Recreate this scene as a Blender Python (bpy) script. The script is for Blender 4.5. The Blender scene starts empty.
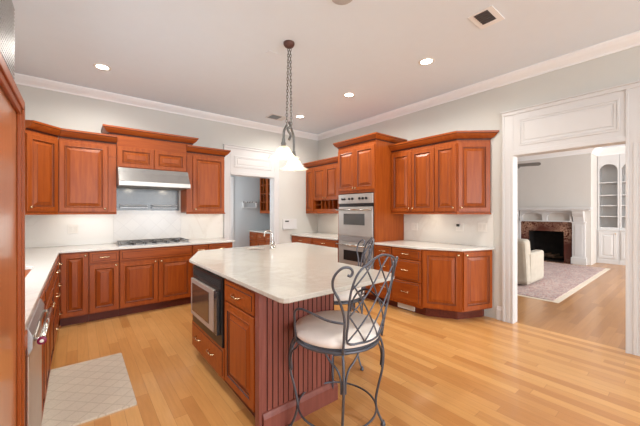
import bpy, math, random
from mathutils import Vector, Matrix
from mathutils.geometry import tessellate_polygon
random.seed(7)
PI = math.pi
sc = bpy.context.scene
col = sc.collection

# ------------------------------------------------------------------ camera
cam_d = bpy.data.cameras.new('camera'); cam = bpy.data.objects.new('camera', cam_d); col.objects.link(cam)
cam.location = (0, 0, 1.368); cam.rotation_euler = (PI/2, 0, math.radians(-38.719))
cam_d.sensor_width = 36; cam_d.sensor_fit = 'HORIZONTAL'; cam_d.lens = 302.4/640*36
cam_d.shift_y = -1.065/640; cam_d.clip_start = .02
sc.camera = cam
# ------------------------------------------------------------------ colour management, world, lights
sc.view_settings.view_transform = 'Standard'; sc.view_settings.look = 'None'
sc.view_settings.gamma = 1; sc.view_settings.use_curve_mapping = False
sc.view_settings.exposure = 0.18
w = bpy.data.worlds.new('world'); sc.world = w; w.use_nodes = True
w.node_tree.nodes['Background'].inputs[0].default_value = (.80, .88, 1, 1)
w.node_tree.nodes['Background'].inputs[1].default_value = 1.5

def area(name, loc, direction, sx, sy, power, color=(1, 1, 1)):
    l = bpy.data.lights.new(name, 'AREA'); l.shape = 'RECTANGLE'; l.size = sx; l.size_y = sy
    l.energy = power; l.color = color
    o = bpy.data.objects.new(name, l); col.objects.link(o); o.location = loc
    o.rotation_euler = Vector(direction).to_track_quat('-Z', 'Y').to_euler()
    return o
DAY = (.90, .95, 1); WARM = (1, .86, .68); SOFT = (1, .98, .95)
# added daylight fill lamps; their windows are invented and out of view
area('daylight_rear_left', (.1, -5.05, 1.55), (0, 1, .1), 2.0, 2.2, 128, DAY)
area('daylight_rear_right', (2.9, -5.05, 1.55), (0, 1, .1), 2.2, 2.2, 122, DAY)
area('daylight_sink_window', (-.84, 2.9, 1.65), (1, 0, -.6), 1.1, 1.0, 20, DAY)
area('daylight_living_window', (8.0, -2.42, 1.7), (0, 1, .05), 4.4, 2.2, 235, SOFT)
area('daylight_pantry_window', (1.96, 6.2, 1.7), (1, 0, 0), .9, 1.3, 17, (.93, .97, 1))  # added fill lamp; the pantry wall has no window
# strip lamps fixed under the wall cabinets
area('strip_lamp_back_left', (.05, 5.13, 1.335), (0, .25, -1), .6, .04, .45, WARM)
area('strip_lamp_back_right', (1.66, 5.13, 1.335), (0, .25, -1), .5, .04, .4, WARM)
area('strip_lamp_right_wall', (4.03, 2.45, 1.345), (.25, 0, -1), .04, .9, 1.3, WARM)
area('strip_lamp_oven_side', (4.03, 4.5, 1.345), (.25, 0, -1), .04, 1.0, 1.6, WARM)
area('hood_lamp_left', (.62, 5.0, 1.712), (0, .3, -1), .06, .06, .5, WARM)
area('hood_lamp_right', (1.10, 5.0, 1.712), (0, .3, -1), .06, .06, .5, WARM)

# ------------------------------------------------------------------ materials
def lin(c):
    return tuple(((v/255)/12.92 if v/255 <= .04045 else ((v/255+.055)/1.055)**2.4) for v in c) + (1,)
def new_mat(name):
    m = bpy.data.materials.new(name); m.use_nodes = True
    nt = m.node_tree; b = nt.nodes['Principled BSDF']; return m, nt, b
def mapping(nt, scale, rot=(0, 0, 0), coord='Object'):
    tc = nt.nodes.new('ShaderNodeTexCoord'); mp = nt.nodes.new('ShaderNodeMapping')
    nt.links.new(tc.outputs[coord], mp.inputs[0]); mp.inputs['Scale'].default_value = scale
    mp.inputs['Rotation'].default_value = rot; return mp
def ramp(nt, fac, stops):
    r = nt.nodes.new('ShaderNodeValToRGB'); e = r.color_ramp.elements
    while len(e) < len(stops): e.new(.5)
    for i, (p, c) in enumerate(stops): e[i].position = p; e[i].color = lin(c) if max(c) > 1 else (*c[:3], 1)
    nt.links.new(fac, r.inputs[0]); return r
def noise(nt, mp, scale, detail=4, rough=.55):
    n = nt.nodes.new('ShaderNodeTexNoise'); n.inputs['Scale'].default_value = scale
    n.inputs['Detail'].default_value = detail; n.inputs['Roughness'].default_value = rough
    nt.links.new(mp.outputs[0], n.inputs['Vector']); return n
def mixc(nt, a, b, fac, mode='MIX'):
    m = nt.nodes.new('ShaderNodeMix'); m.data_type = 'RGBA'; m.blend_type = mode
    for s, v in ((m.inputs[6], a), (m.inputs[7], b), (m.inputs[0], fac)):
        if hasattr(v, 'links') or isinstance(v, bpy.types.NodeSocket): nt.links.new(v, s)
        else: s.default_value = v
    return m.outputs[2]
def paint(name, rgb, rough=.6, var=.02, metallic=0, spec=.5, coat=0):
    m, nt, b = new_mat(name)
    mp = mapping(nt, (3, 3, 3)); n = noise(nt, mp, 2.5)
    lo = tuple(v*(1-var) for v in rgb); hi = tuple(min(255, v*(1+var)) for v in rgb)
    r = ramp(nt, n.outputs[0], [(.3, lo), (.7, hi)]); nt.links.new(r.outputs[0], b.inputs['Base Color'])
    b.inputs['Roughness'].default_value = rough; b.inputs['Metallic'].default_value = metallic
    b.inputs['Specular IOR Level'].default_value = spec; b.inputs['Coat Weight'].default_value = coat
    return m
def cherry(name, axis, dark=(140, 62, 17), light=(168, 84, 26), rough=.38):
    m, nt, b = new_mat(name)
    s = [9, 9, 9]; s[axis] = .8
    mp = mapping(nt, s); n = noise(nt, mp, 3.2, 6, .6)
    s2 = [60, 60, 60]; s2[axis] = 2
    mp2 = mapping(nt, s2); n2 = noise(nt, mp2, 3, 3)
    r = ramp(nt, n.outputs[0], [(.3, dark), (.72, light)])
    r2 = ramp(nt, n2.outputs[0], [(.35, (.86, .84, .82)), (.6, (1, 1, 1))])
    c = mixc(nt, r.outputs[0], r2.outputs[0], .5, 'MULTIPLY')
    nt.links.new(c, b.inputs['Base Color']); b.inputs['Roughness'].default_value = rough
    b.inputs['Coat Weight'].default_value = .05; b.inputs['Coat Roughness'].default_value = .2; b.inputs['Specular IOR Level'].default_value = .3
    return m
def planks(name, along_y, c1, c2, c3, width=.083, length=1.3, rough=.3, seam=(158, 104, 54)):
    m, nt, b = new_mat(name)
    tc = nt.nodes.new('ShaderNodeTexCoord'); sp = nt.nodes.new('ShaderNodeSeparateXYZ'); nt.links.new(tc.outputs['Object'], sp.inputs[0])
    def math_(op, a, b_=None):
        n = nt.nodes.new('ShaderNodeMath'); n.operation = op
        for k, v in enumerate((a, b_)):
            if v is None: continue
            if isinstance(v, bpy.types.NodeSocket): nt.links.new(v, n.inputs[k])
            else: n.inputs[k].default_value = v
        return n.outputs[0]
    def wn(x, y):
        c = nt.nodes.new('ShaderNodeCombineXYZ'); nt.links.new(x, c.inputs[0])
        if y is not None: nt.links.new(y, c.inputs[1])
        w_ = nt.nodes.new('ShaderNodeTexWhiteNoise'); w_.noise_dimensions = '3D'; nt.links.new(c.outputs[0], w_.inputs[0]); return w_.outputs['Value']
    ac, al = (sp.outputs[0], sp.outputs[1]) if along_y else (sp.outputs[1], sp.outputs[0])
    u = math_('DIVIDE', ac, width); row = math_('FLOOR', u); fu = math_('FRACT', u)
    v = math_('ADD', math_('DIVIDE', al, length), math_('MULTIPLY', wn(row, None), 7.3)); cl = math_('FLOOR', v); fv = math_('FRACT', v)
    rnd = wn(row, cl)
    r = ramp(nt, rnd, [(.0, c1), (.5, c2), (1, c3)])
    sc_ = (34, 2.2, 1) if along_y else (2.2, 34, 1)
    n = noise(nt, mapping(nt, sc_), 1.6, 6, .6)
    r2 = ramp(nt, n.outputs[0], [(.28, (.80, .76, .70)), (.62, (1, 1, 1))])
    c = mixc(nt, r.outputs[0], r2.outputs[0], .55, 'MULTIPLY')
    n3 = noise(nt, mapping(nt, (1, 1, 1)), .9, 2)
    r3 = ramp(nt, n3.outputs[0], [(.35, (.92, .90, .88)), (.65, (1, 1, 1))])
    c = mixc(nt, c, r3.outputs[0], .6, 'MULTIPLY')
    sm = math_('MAXIMUM', math_('LESS_THAN', fu, .022), math_('LESS_THAN', fv, .0018))
    c = mixc(nt, c, lin(seam), math_('MULTIPLY', sm, .75))
    nt.links.new(c, b.inputs['Base Color']); b.inputs['Roughness'].default_value = rough
    b.inputs['Coat Weight'].default_value = .35; b.inputs['Coat Roughness'].default_value = .12
    return m
def stone(name, base, vein, scale=1.6, rough=.12, veinw=.06, speck=None, amount=.5):
    m, nt, b = new_mat(name)
    mp = mapping(nt, (1, 1, 1)); n = noise(nt, mp, scale, 7, .62)
    n.inputs['Distortion'].default_value = 1.2
    r = ramp(nt, n.outputs[0], [(.5-veinw, (0, 0, 0)), (.5, (1, 1, 1)), (.5+veinw, (0, 0, 0))])
    c = mixc(nt, lin(base), lin(vein), r.outputs[0])
    n4 = noise(nt, mp, .8, 2); r4 = ramp(nt, n4.outputs[0], [(.45, (0, 0, 0)), (.62, (amount,)*3)])
    mm = nt.nodes.new('ShaderNodeMath'); mm.operation = 'MULTIPLY'
    nt.links.new(r.outputs[0], mm.inputs[0]); nt.links.new(r4.outputs[0], mm.inputs[1])
    c = mixc(nt, lin(base), lin(vein), mm.outputs[0])
    if speck:
        n5 = noise(nt, mp, 160, 2); r5 = ramp(nt, n5.outputs[0], [(.36, (.86, .85, .83)), (.5, (1, 1, 1))])
        c = mixc(nt, c, r5.outputs[0], .6, 'MULTIPLY')
    nt.links.new(c, b.inputs['Base Color']); b.inputs['Roughness'].default_value = rough
    return m
def metal(name, rgb, rough=.28, aniso=None):
    m, nt, b = new_mat(name)
    mp = mapping(nt, aniso or (1, 1, 1)); n = noise(nt, mp, 30, 3)
    r = ramp(nt, n.outputs[0], [(.3, tuple(v*.9 for v in rgb)), (.7, rgb)])
    nt.links.new(r.outputs[0], b.inputs['Base Color'])
    b.inputs['Metallic'].default_value = 1; b.inputs['Roughness'].default_value = rough
    return m
def emit(name, rgb, strength):
    m, nt, b = new_mat(name); b.inputs['Base Color'].default_value = lin(rgb)
    b.inputs['Emission Color'].default_value = lin(rgb); b.inputs['Emission Strength'].default_value = strength
    return m

M = {}
M['wall'] = paint('wall_paint', (206, 205, 199), .8, .003)
M['ceil'] = paint('ceiling_paint', (226, 234, 242), .9, .003)
M['trim'] = paint('white_trim_paint', (212, 211, 210), .4, .003)
M['crown'] = paint('white_crown_paint', (238, 238, 238), .5, .003)  # same trim paint, lightened to make up for weak light on the moulding
M['living_wall'] = paint('living_wall_paint', (212, 207, 201), .8, .003)
M['pantry'] = paint('pantry_wall_paint', (190, 194, 196), .8, .003)
M['wv'] = cherry('cherry_upright_grain', 2)
M['wx'] = cherry('cherry_level_grain', 0)
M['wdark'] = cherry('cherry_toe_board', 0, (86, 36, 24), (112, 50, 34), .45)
M['bead'] = cherry('cherry_beadboard', 2, (124, 68, 58), (144, 84, 72), .35)  # pinker, duller cherry: reflected daylight painted into the beadboard
M['glaze'] = paint('dark_glaze', (62, 22, 10), .5)  # darker colour for door groove and crown line faces
M['glaze2'] = paint('dark_groove_glaze', (66, 26, 20), .5)  # darker colour for the beadboard groove faces
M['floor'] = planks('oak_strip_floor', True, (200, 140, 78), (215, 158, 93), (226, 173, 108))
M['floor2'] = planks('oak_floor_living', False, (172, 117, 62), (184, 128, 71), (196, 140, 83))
M['counter'] = stone('white_quartz', (218, 215, 208), (200, 196, 190), 2.0, .16, speck=True)
M['counter_i'] = stone('island_quartz', (204, 200, 190), (184, 179, 168), 2.6, .13, .1, speck=True, amount=.6)
M['splash'] = stone('marble_backsplash', (222, 219, 212), (208, 201, 192), 1.1, .2, .03, amount=.6)
M['marble'] = stone('red_marble', (88, 44, 34), (205, 165, 138), 9, .2, .10, amount=1.0)
M['steel'] = metal('brushed_steel', (190, 190, 190), .42, (1, 1, 30))
M['fridge_panel'] = cherry('cherry_fridge_veneer', 2, (184, 112, 68), (200, 130, 82), .3)  # cherry lightened: the sheen on the door is put into its colour
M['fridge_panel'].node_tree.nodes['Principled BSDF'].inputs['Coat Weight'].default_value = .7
M['steel_h'] = paint('hood_steel', (158, 157, 155), .36, .02, metallic=.6)
M['steel_o'] = paint('oven_steel', (184, 181, 177), .35, .02, metallic=.55)
M['steel_s'] = paint('satin_steel', (190, 178, 168), .38, .02, metallic=.55)
M['steel_d'] = metal('dark_steel', (120, 120, 122), .35)
M['chrome'] = metal('polished_nickel', (225, 222, 215), .12)
M['brass'] = metal('warm_nickel_pull', (226, 200, 160), .22)
M['iron'] = paint('wrought_iron', (92, 94, 102), .42, .08, metallic=.55)
M['bronze'] = paint('bronze_canopy', (92, 62, 54), .45, .1, metallic=.4)
M['pewter'] = metal('pewter', (120, 120, 118), .45)
M['black'] = paint('black_enamel', (22, 22, 24), .3, .1)
M['glassblack'] = paint('dark_oven_glass', (58, 58, 60), .07, .02, spec=.9)
M['glassbrown'] = paint('microwave_glass', (86, 62, 48), .08, .03, spec=.9)
M['dark'] = paint('dark_recess', (46, 40, 38), .8)
M['firebox'] = paint('sooty_firebox', (26, 22, 20), .9, .3)
M['cushion'] = paint('cream_seat_cloth', (236, 228, 220), .85, .03)
M['slip'] = paint('cream_slipcover', (192, 184, 170), .9, .03)
M['white'] = paint('white_plastic', (228, 224, 216), .4, .01)
M['bulb'] = emit('bulb_glow', (255, 236, 200), 7)
M['can'] = emit('recessed_lamp_glow', (255, 247, 235), 14)
M['badge'] = paint('burgundy_enamel', (120, 24, 62), .25)
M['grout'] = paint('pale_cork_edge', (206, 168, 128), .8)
# diagonal tiles behind the range
m, nt, b = new_mat('diagonal_marble_tiles')
mp = mapping(nt, (1, 1, 1), (PI/2, 0, 0)); mp.inputs['Rotation'].default_value = (PI/2, PI/4, 0)
mpa = mapping(nt, (1, 1, 1), (-PI/2, 0, 0)); mpb = nt.nodes.new('ShaderNodeMapping'); nt.links.new(mpa.outputs[0], mpb.inputs[0])
mpb.inputs['Rotation'].default_value = (0, 0, PI/4)
br = nt.nodes.new('ShaderNodeTexBrick'); nt.links.new(mpb.outputs[0], br.inputs['Vector']); br.offset = 0
br.inputs['Scale'].default_value = 1; br.inputs['Brick Width'].default_value = .15; br.inputs['Row Height'].default_value = .15
br.inputs['Mortar Size'].default_value = .0022; br.inputs['Color1'].default_value = lin((222, 219, 213)); br.inputs['Color2'].default_value = lin((216, 213, 208))
br.inputs['Mortar'].default_value = lin((206, 202, 197))
nt.links.new(br.outputs['Color'], b.inputs['Base Color']); b.inputs['Roughness'].default_value = .2
M['diag'] = m
# frosted fluted glass
m, nt, b = new_mat('alabaster_glass')
b.inputs['Base Color'].default_value = lin((240, 230, 212)); b.inputs['Roughness'].default_value = .25
tr = nt.nodes.new('ShaderNodeBsdfTranslucent'); tr.inputs[0].default_value = lin((250, 236, 212))
tp = nt.nodes.new('ShaderNodeBsdfTransparent')
mx = nt.nodes.new('ShaderNodeMixShader'); mx.inputs[0].default_value = .5
mx2 = nt.nodes.new('ShaderNodeMixShader'); mx2.inputs[0].default_value = .42
out = nt.nodes['Material Output']
nt.links.new(b.outputs[0], mx.inputs[1]); nt.links.new(tr.outputs[0], mx.inputs[2])
nt.links.new(mx.outputs[0], mx2.inputs[1]); nt.links.new(tp.outputs[0], mx2.inputs[2]); nt.links.new(mx2.outputs[0], out.inputs[0])
M['shade'] = m
# clear glass
m, nt, b = new_mat('clear_glass'); b.inputs['Roughness'].default_value = .02
b.inputs['Transmission Weight'].default_value = 1; b.inputs['IOR'].default_value = 1.1
b.inputs['Base Color'].default_value = (.95, .97, 1, 1); M['glass'] = m
# mat with a trellis weave
def trellis(name, base, line, s):
    m, nt, b = new_mat(name)
    mp = mapping(nt, (1, 1, 1), (0, 0, PI/4))
    br = nt.nodes.new('ShaderNodeTexBrick'); nt.links.new(mp.outputs[0], br.inputs['Vector']); br.offset = 0
    br.inputs['Scale'].default_value = 1; br.inputs['Brick Width'].default_value = s; br.inputs['Row Height'].default_value = s
    br.inputs['Mortar Size'].default_value = .005; br.inputs['Mortar Smooth'].default_value = .6
    br.inputs['Color1'].default_value = lin(base); br.inputs['Color2'].default_value = lin(tuple(v*.975 for v in base))
    br.inputs['Mortar'].default_value = lin(line)
    nn = noise(nt, mapping(nt, (1, 1, 1)), 90, 2); rr = ramp(nt, nn.outputs[0], [(.3, (.86, .86, .86)), (.7, (1, 1, 1))])
    c = mixc(nt, br.outputs['Color'], rr.outputs[0], .7, 'MULTIPLY')
    nt.links.new(c, b.inputs['Base Color']); b.inputs['Roughness'].default_value = .95
    return m
M['mat'] = trellis('woven_trellis_mat', (214, 202, 184), (196, 183, 163), .095)
# oriental rug
m, nt, b = new_mat('oriental_rug_weave')
mp = mapping(nt, (1, 1, 1)); v = nt.nodes.new('ShaderNodeTexVoronoi'); v.inputs['Scale'].default_value = 7; nt.links.new(mp.outputs[0], v.inputs['Vector'])
r = ramp(nt, v.outputs['Distance'], [(.0, (120, 92, 100)), (.28, (206, 186, 178)), (.42, (172, 148, 142)), (.6, (212, 194, 184))])
n = noise(nt, mp, 26, 3); r2 = ramp(nt, n.outputs[0], [(.42, (168, 118, 116)), (.5, (214, 200, 192)), (.6, (146, 124, 132))])
nt.links.new(mixc(nt, r.outputs[0], r2.outputs[0], .65), b.inputs['Base Color']); b.inputs['Roughness'].default_value = .95
M['rug'] = m
M['rug_edge'] = paint('cream_rug_fringe', (226, 214, 196), .95)

# ------------------------------------------------------------------ mesh helpers
CROWN = [(0, 0), (.008, 0), (.012, .012), (.016, .018), (.034, .028), (.055, .052), (.070, .076), (.076, .082), (.080, .105), (0, .105)]
class MB:
    def __init__(s): s.v = []; s.f = []
    def add(s, v, f):
        k = len(s.v); s.v += [tuple(p) for p in v]; s.f += [tuple(i+k for i in q) for q in f]; return s
    def box(s, x0, x1, y0, y1, z0, z1):
        v = [(x, y, z) for z in (z0, z1) for y in (y0, y1) for x in (x0, x1)]
        return s.add(v, [(0, 2, 3, 1), (4, 5, 7, 6), (0, 1, 5, 4), (2, 6, 7, 3), (0, 4, 6, 2), (1, 3, 7, 5)])
    def prism(s, poly, z0, z1, holes=(), chamfer=0):
        """poly counter-clockwise in plan; optional holes; top edge may be eased"""
        rings = [list(poly)] + [list(h) for h in holes]
        def area2(p): return sum(p[i][0]*p[(i+1) % len(p)][1]-p[(i+1) % len(p)][0]*p[i][1] for i in range(len(p)))
        if area2(rings[0]) < 0: rings[0].reverse()
        for h in rings[1:]:
            if area2(h) > 0: h.reverse()
        def inset(p, d):
            o = []
            for i in range(len(p)):
                a, b_, c = Vector(p[i-1]), Vector(p[i]), Vector(p[(i+1) % len(p)])
                e1 = (b_-a).normalized(); e2 = (c-b_).normalized()
                n1 = Vector((-e1.y, e1.x)); n2 = Vector((-e2.y, e2.x)); k = 1+n1.dot(n2)
                q = b_+(n1+n2)*(d/max(k, .3)); o.append((q.x, q.y))
            return o
        lv = [(z0, rings)]
        if chamfer:
            c = chamfer
            lv = [(z0, [inset(p, c) for p in rings]), (z0+c, rings), (z1-c, rings), (z1-c*.3, [inset(p, c*.3) for p in rings]), (z1, [inset(p, c) for p in rings])]
        else: lv.append((z1, rings))
        n = sum(len(p) for p in rings); verts = []
        for z, rs in lv: verts += [(p[0], p[1], z) for r_ in rs for p in r_]
        faces = []
        for k in range(len(lv)-1):
            off = 0
            for p in rings:
                m_ = len(p)
                for i in range(m_):
                    j = (i+1) % m_; faces.append((k*n+off+i, k*n+off+j, (k+1)*n+off+j, (k+1)*n+off+i))
                off += m_
        t = len(lv)-1
        for k, flip in ((0, True), (t, False)):
            if not holes:
                f = list(range(k*n, k*n+n)); faces.append(tuple(reversed(f)) if flip else tuple(f))
            else:
                for tri in tessellate_polygon([[Vector((p[0], p[1], 0)) for p in r_] for r_ in lv[k][1]]):
                    pts = [verts[k*n+i] for i in tri]
                    a2 = (pts[1][0]-pts[0][0])*(pts[2][1]-pts[0][1])-(pts[2][0]-pts[0][0])*(pts[1][1]-pts[0][1])
                    tri = tuple(k*n+i for i in tri)
                    if (a2 > 0) == flip: tri = tri[::-1]
                    faces.append(tri)
        return s.add(verts, faces)
    def extrude_x(s, prof, x0, x1):
        """profile of (y, z) points swept along x"""
        n = len(prof); v = [(x0, y, z) for y, z in prof]+[(x1, y, z) for y, z in prof]
        f = [(i, (i+1) % n, n+(i+1) % n, n+i) for i in range(n)]+[tuple(range(n))[::-1], tuple(range(n, 2*n))]
        return s.add(v, f)
    def lathe(s, prof, c=(0, 0, 0), n=24, flute=0, fn=8, open_=False):
        v = []; f = []
        for (r, z) in prof:
            for k in range(n):
                a = 2*PI*k/n; rr = r*(1+flute*(z < prof[0][1]-.001)*math.cos(fn*a)*((prof[0][1]-z)/max(1e-6, prof[0][1]-min(q[1] for q in prof)))**2) if flute else r
                v.append((c[0]+rr*math.cos(a), c[1]+rr*math.sin(a), c[2]+z))
        for i in range(len(prof)-1):
            for k in range(n):
                j = (k+1) % n; f.append((i*n+k, i*n+j, (i+1)*n+j, (i+1)*n+k))
        if not open_:
            f.append(tuple(range(n))[::-1]); f.append(tuple((len(prof)-1)*n+k for k in range(n)))
        return s.add(v, f)
    def tube(s, pts, r, n=8, closed=False, caps=True):
        P = [Vector(p) for p in pts]; N = len(P); v = []; f = []
        R = r if isinstance(r, (list, tuple)) else [r]*N
        prev = None
        for i, p in enumerate(P):
            if closed: t = (P[(i+1) % N]-P[i-1]).normalized()
            else: t = (P[min(i+1, N-1)]-P[max(i-1, 0)]).normalized()
            if prev is None:
                u = t.orthogonal().normalized()
            else:
                u = prev-t*prev.dot(t); u = u.normalized() if u.length > 1e-6 else t.orthogonal().normalized()
            prev = u; w_ = t.cross(u)
            for k in range(n):
                a = 2*PI*k/n; v.append(p+(u*math.cos(a)+w_*math.sin(a))*R[i])
        for i in range(N if closed else N-1):
            a0 = i*n; b0 = ((i+1) % N)*n; sh = 0
            if closed and i == N-1:
                best = min(range(n), key=lambda q: (v[a0]-v[b0+q]).length); sh = best
            for k in range(n): f.append((a0+k, a0+(k+1) % n, b0+(k+1+sh) % n, b0+(k+sh) % n))
        if caps and not closed: f.append(tuple(range(n))[::-1]); f.append(tuple((N-1)*n+k for k in range(n)))
        return s.add(v, f)
    def ball(s, c, r, n=10, sz=1):
        return s.lathe([(max(r*math.sin(PI*i/n), 1e-4), r*sz*math.cos(PI*i/n)) for i in range(n+1)][::-1], c, 12)
    def sweep(s, path, prof, closed=False, d0=None, d1=None):
        base_f = len(s.f); m0 = len(prof)
        """profile of (out, z) carried along a plan path, out = right-hand side, mitred"""
        P = [Vector(p) for p in path]; N = len(P); v = []; f = []; m_ = len(prof)
        nr = lambda d: Vector((d.y, -d.x))
        for i, p in enumerate(P):
            a = (P[i]-P[i-1]).normalized() if (i > 0 or closed) else (Vector(d0).normalized() if d0 else None)
            b_ = (P[(i+1) % N]-P[i]).normalized() if (i < N-1 or closed) else (Vector(d1).normalized() if d1 else None)
            a = a or b_; b_ = b_ or a
            n1, n2 = nr(a), nr(b_); q = (n1+n2)/(1+n1.dot(n2))
            for o_, z in prof: v.append((p.x+q.x*o_, p.y+q.y*o_, z))
        for i in range(N if closed else N-1):
            j = (i+1) % N
            for k in range(m_):
                l = (k+1) % m_; f.append((i*m_+k, i*m_+l, j*m_+l, j*m_+k))
        if not closed: f.append(tuple(range(m_))[::-1]); f.append(tuple((N-1)*m_+k for k in range(m_)))
        if m0 == len(CROWN): s.glz = [base_f+i*m0+k for i in range(N-1) for k in (1, 2, 6)]
        return s.add(v, f)
    def xf(s, mat):
        s.v = [tuple(mat @ Vector(p)) for p in s.v]; return s
    def join(s, o, mat=None):
        v = [tuple(mat @ Vector(p)) for p in o.v] if mat else o.v
        return s.add(v, o.f)
    def build(s, name, mat, parent=None, smooth=False, bevel=0, loc=None):
        me = bpy.data.meshes.new(name); me.from_pydata([tuple(p) for p in s.v], [], s.f)
        import bmesh
        bm = bmesh.new(); bm.from_mesh(me); bmesh.ops.recalc_face_normals(bm, faces=bm.faces); bm.to_mesh(me); bm.free()
        me.materials.append(M[mat] if isinstance(mat, str) else mat)
        if getattr(s, 'glz', None) and (mat in ('wv', 'wx', 'bead')):
            me.materials.append(M['glaze' if mat != 'bead' else 'glaze2'])
            for i in s.glz: me.polygons[i].material_index = 1
        if smooth:
            for p in me.polygons: p.use_smooth = True
        o = bpy.data.objects.new(name, me); col.objects.link(o)
        if parent: o.parent = parent
        if loc: o.location = loc
        if bevel:
            b_ = o.modifiers.new('bevel', 'BEVEL'); b_.width = bevel; b_.segments = 2; b_.limit_method = 'ANGLE'; b_.angle_limit = .6
        return o
def tag(o, label=None, cat=None, group=None, kind=None):
    for k, v_ in (('label', label), ('category', cat), ('group', group), ('kind', kind)):
        if v_: o[k] = v_
    return o
def thing(name, loc, rz, label, cat, group=None):
    o = bpy.data.objects.new(name, None); col.objects.link(o); o.location = loc; o.rotation_euler = (0, 0, rz)
    o.empty_display_size = .05
    return tag(o, label, cat, group)
def struct(mb, name, mat, **k):
    return tag(mb.build(name, mat, **k), kind='structure')
def smooth_path(pts, k=6, closed=False):
    P = [Vector(p) for p in pts]; n = len(P); o = []
    rng = range(n if closed else n-1)
    for i in rng:
        p0 = P[i-1] if (i > 0 or closed) else P[0]*2-P[1]; p1 = P[i]; p2 = P[(i+1) % n]
        p3 = P[(i+2) % n] if (i+2 < n or closed) else P[-1]*2-P[-2]
        for j in range(k):
            t = j/k; o.append(.5*((2*p1)+(p2-p0)*t+(2*p0-5*p1+4*p2-p3)*t*t+(3*p1-p0-3*p2+p3)*t**3))
    if not closed: o.append(P[-1])
    return o

# ------------------------------------------------------------------ the setting
B, W, CZ = 5.28, 4.18, 3.06
LW = -.80
struct(MB().box(LW-.12, W+.06, -5.2, B+.07, -.06, 0), 'floor', 'floor')
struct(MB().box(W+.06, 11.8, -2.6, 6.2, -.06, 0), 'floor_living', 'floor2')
struct(MB().box(1.9, 3.95, B+.07, 7.2, -.06, 0), 'floor_pantry', 'floor')
struct(MB().box(LW-.12, W+.11, -5.2, B+.14, CZ, CZ+.08), 'ceiling', 'ceil')
struct(MB().box(W+.11, 11.8, -2.6, 6.2, CZ, CZ+.08), 'ceiling_living', 'ceil')
struct(MB().box(1.8, 4.0, B+.14, 7.2, 2.75, 2.83), 'ceiling_pantry', 'ceil')
# back wall with doorway 2.146..3.045
D0, D1, DH = 2.146, 3.045, 2.045
mb = MB().box(LW-.12, D0, B, B+.14, 0, CZ); mb.box(D1, W+.11, B, B+.14, 0, CZ); mb.box(D0, D1, B, B+.14, DH, CZ)
struct(mb, 'wall_back', 'wall')
# right wall with cased opening
O0, O1 = .435, 1.408
mb = MB().box(W, W+.11, O1, B, 0, CZ); mb.box(W, W+.11, -5.2, O0, 0, CZ); mb.box(W, W+.11, O0, O1, DH+.01, CZ)
struct(mb, 'wall_right', 'wall')
# left wall; the unseen window above the sink is added to admit light
mb = MB().box(LW-.12, LW, -5.2, 2.3, 0, CZ); mb.box(LW-.12, LW, 3.5, B, 0, CZ); mb.box(LW-.12, LW, 2.3, 3.5, 0, 1.1); mb.box(LW-.12, LW, 2.3, 3.5, 2.2, CZ)
struct(mb, 'wall_left', 'wall')
wf = struct(MB().box(LW-.08, LW-.04, 2.3, 3.5, 1.1, 1.15).box(LW-.08, LW-.04, 2.3, 3.5, 2.15, 2.2).box(LW-.08, LW-.04, 2.3, 2.35, 1.15, 2.15).box(LW-.08, LW-.04, 3.45, 3.5, 1.15, 2.15), 'window_1', 'trim')
# rear wall; both big unseen windows are added as light sources
mb = MB()
for x0, x1, z0, z1 in ((LW-.12, -.9, 0, CZ), (1.1, 1.8, 0, CZ), (4.0, W+.11, 0, CZ), (-.9, 1.1, 0, .35), (-.9, 1.1, 2.65, CZ), (1.8, 4.0, 0, .35), (1.8, 4.0, 2.65, CZ)):
    if x1 > x0: mb.box(x0, x1, -5.32, -5.2, z0, z1)
struct(mb, 'wall_rear', 'wall')
for k, (x0, x1) in enumerate(((-.8, 1.1), (1.8, 4.0))):
    mb = MB()
    for a in (0, .5, 1): x = x0+(x1-x0-.05)*a; mb.box(x, x+.05, -5.28, -5.24, .35, 2.65)
    for z in (.35, 1.45, 2.6): mb.box(x0, x1, -5.279, -5.241, z, z+.05)
    struct(mb, 'window_%d' % (k+2), 'trim')
# crown moulding of the kitchen
cp = [(0, 2.955), (.012, 2.955), (.016, 2.972), (.030, 2.985), (.062, 3.010), (.085, 3.035), (.092, 3.045), (.092, CZ), (0, CZ)]
struct(MB().sweep([(LW, -5.2), (LW, B), (W, B), (W, -5.2)], cp), 'trim_1', 'crown', smooth=False)
# baseboards
bp = [(0, 0), (.018, 0), (.018, .13), (.012, .15), (.006, .165), (0, .17)]
struct(MB().sweep([(W, 1.60), (W, 1.53)], bp), 'baseboard_right', 'trim')
struct(MB().sweep([(3.19, B), (3.40, B)], bp), 'baseboard_back', 'trim')

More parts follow.
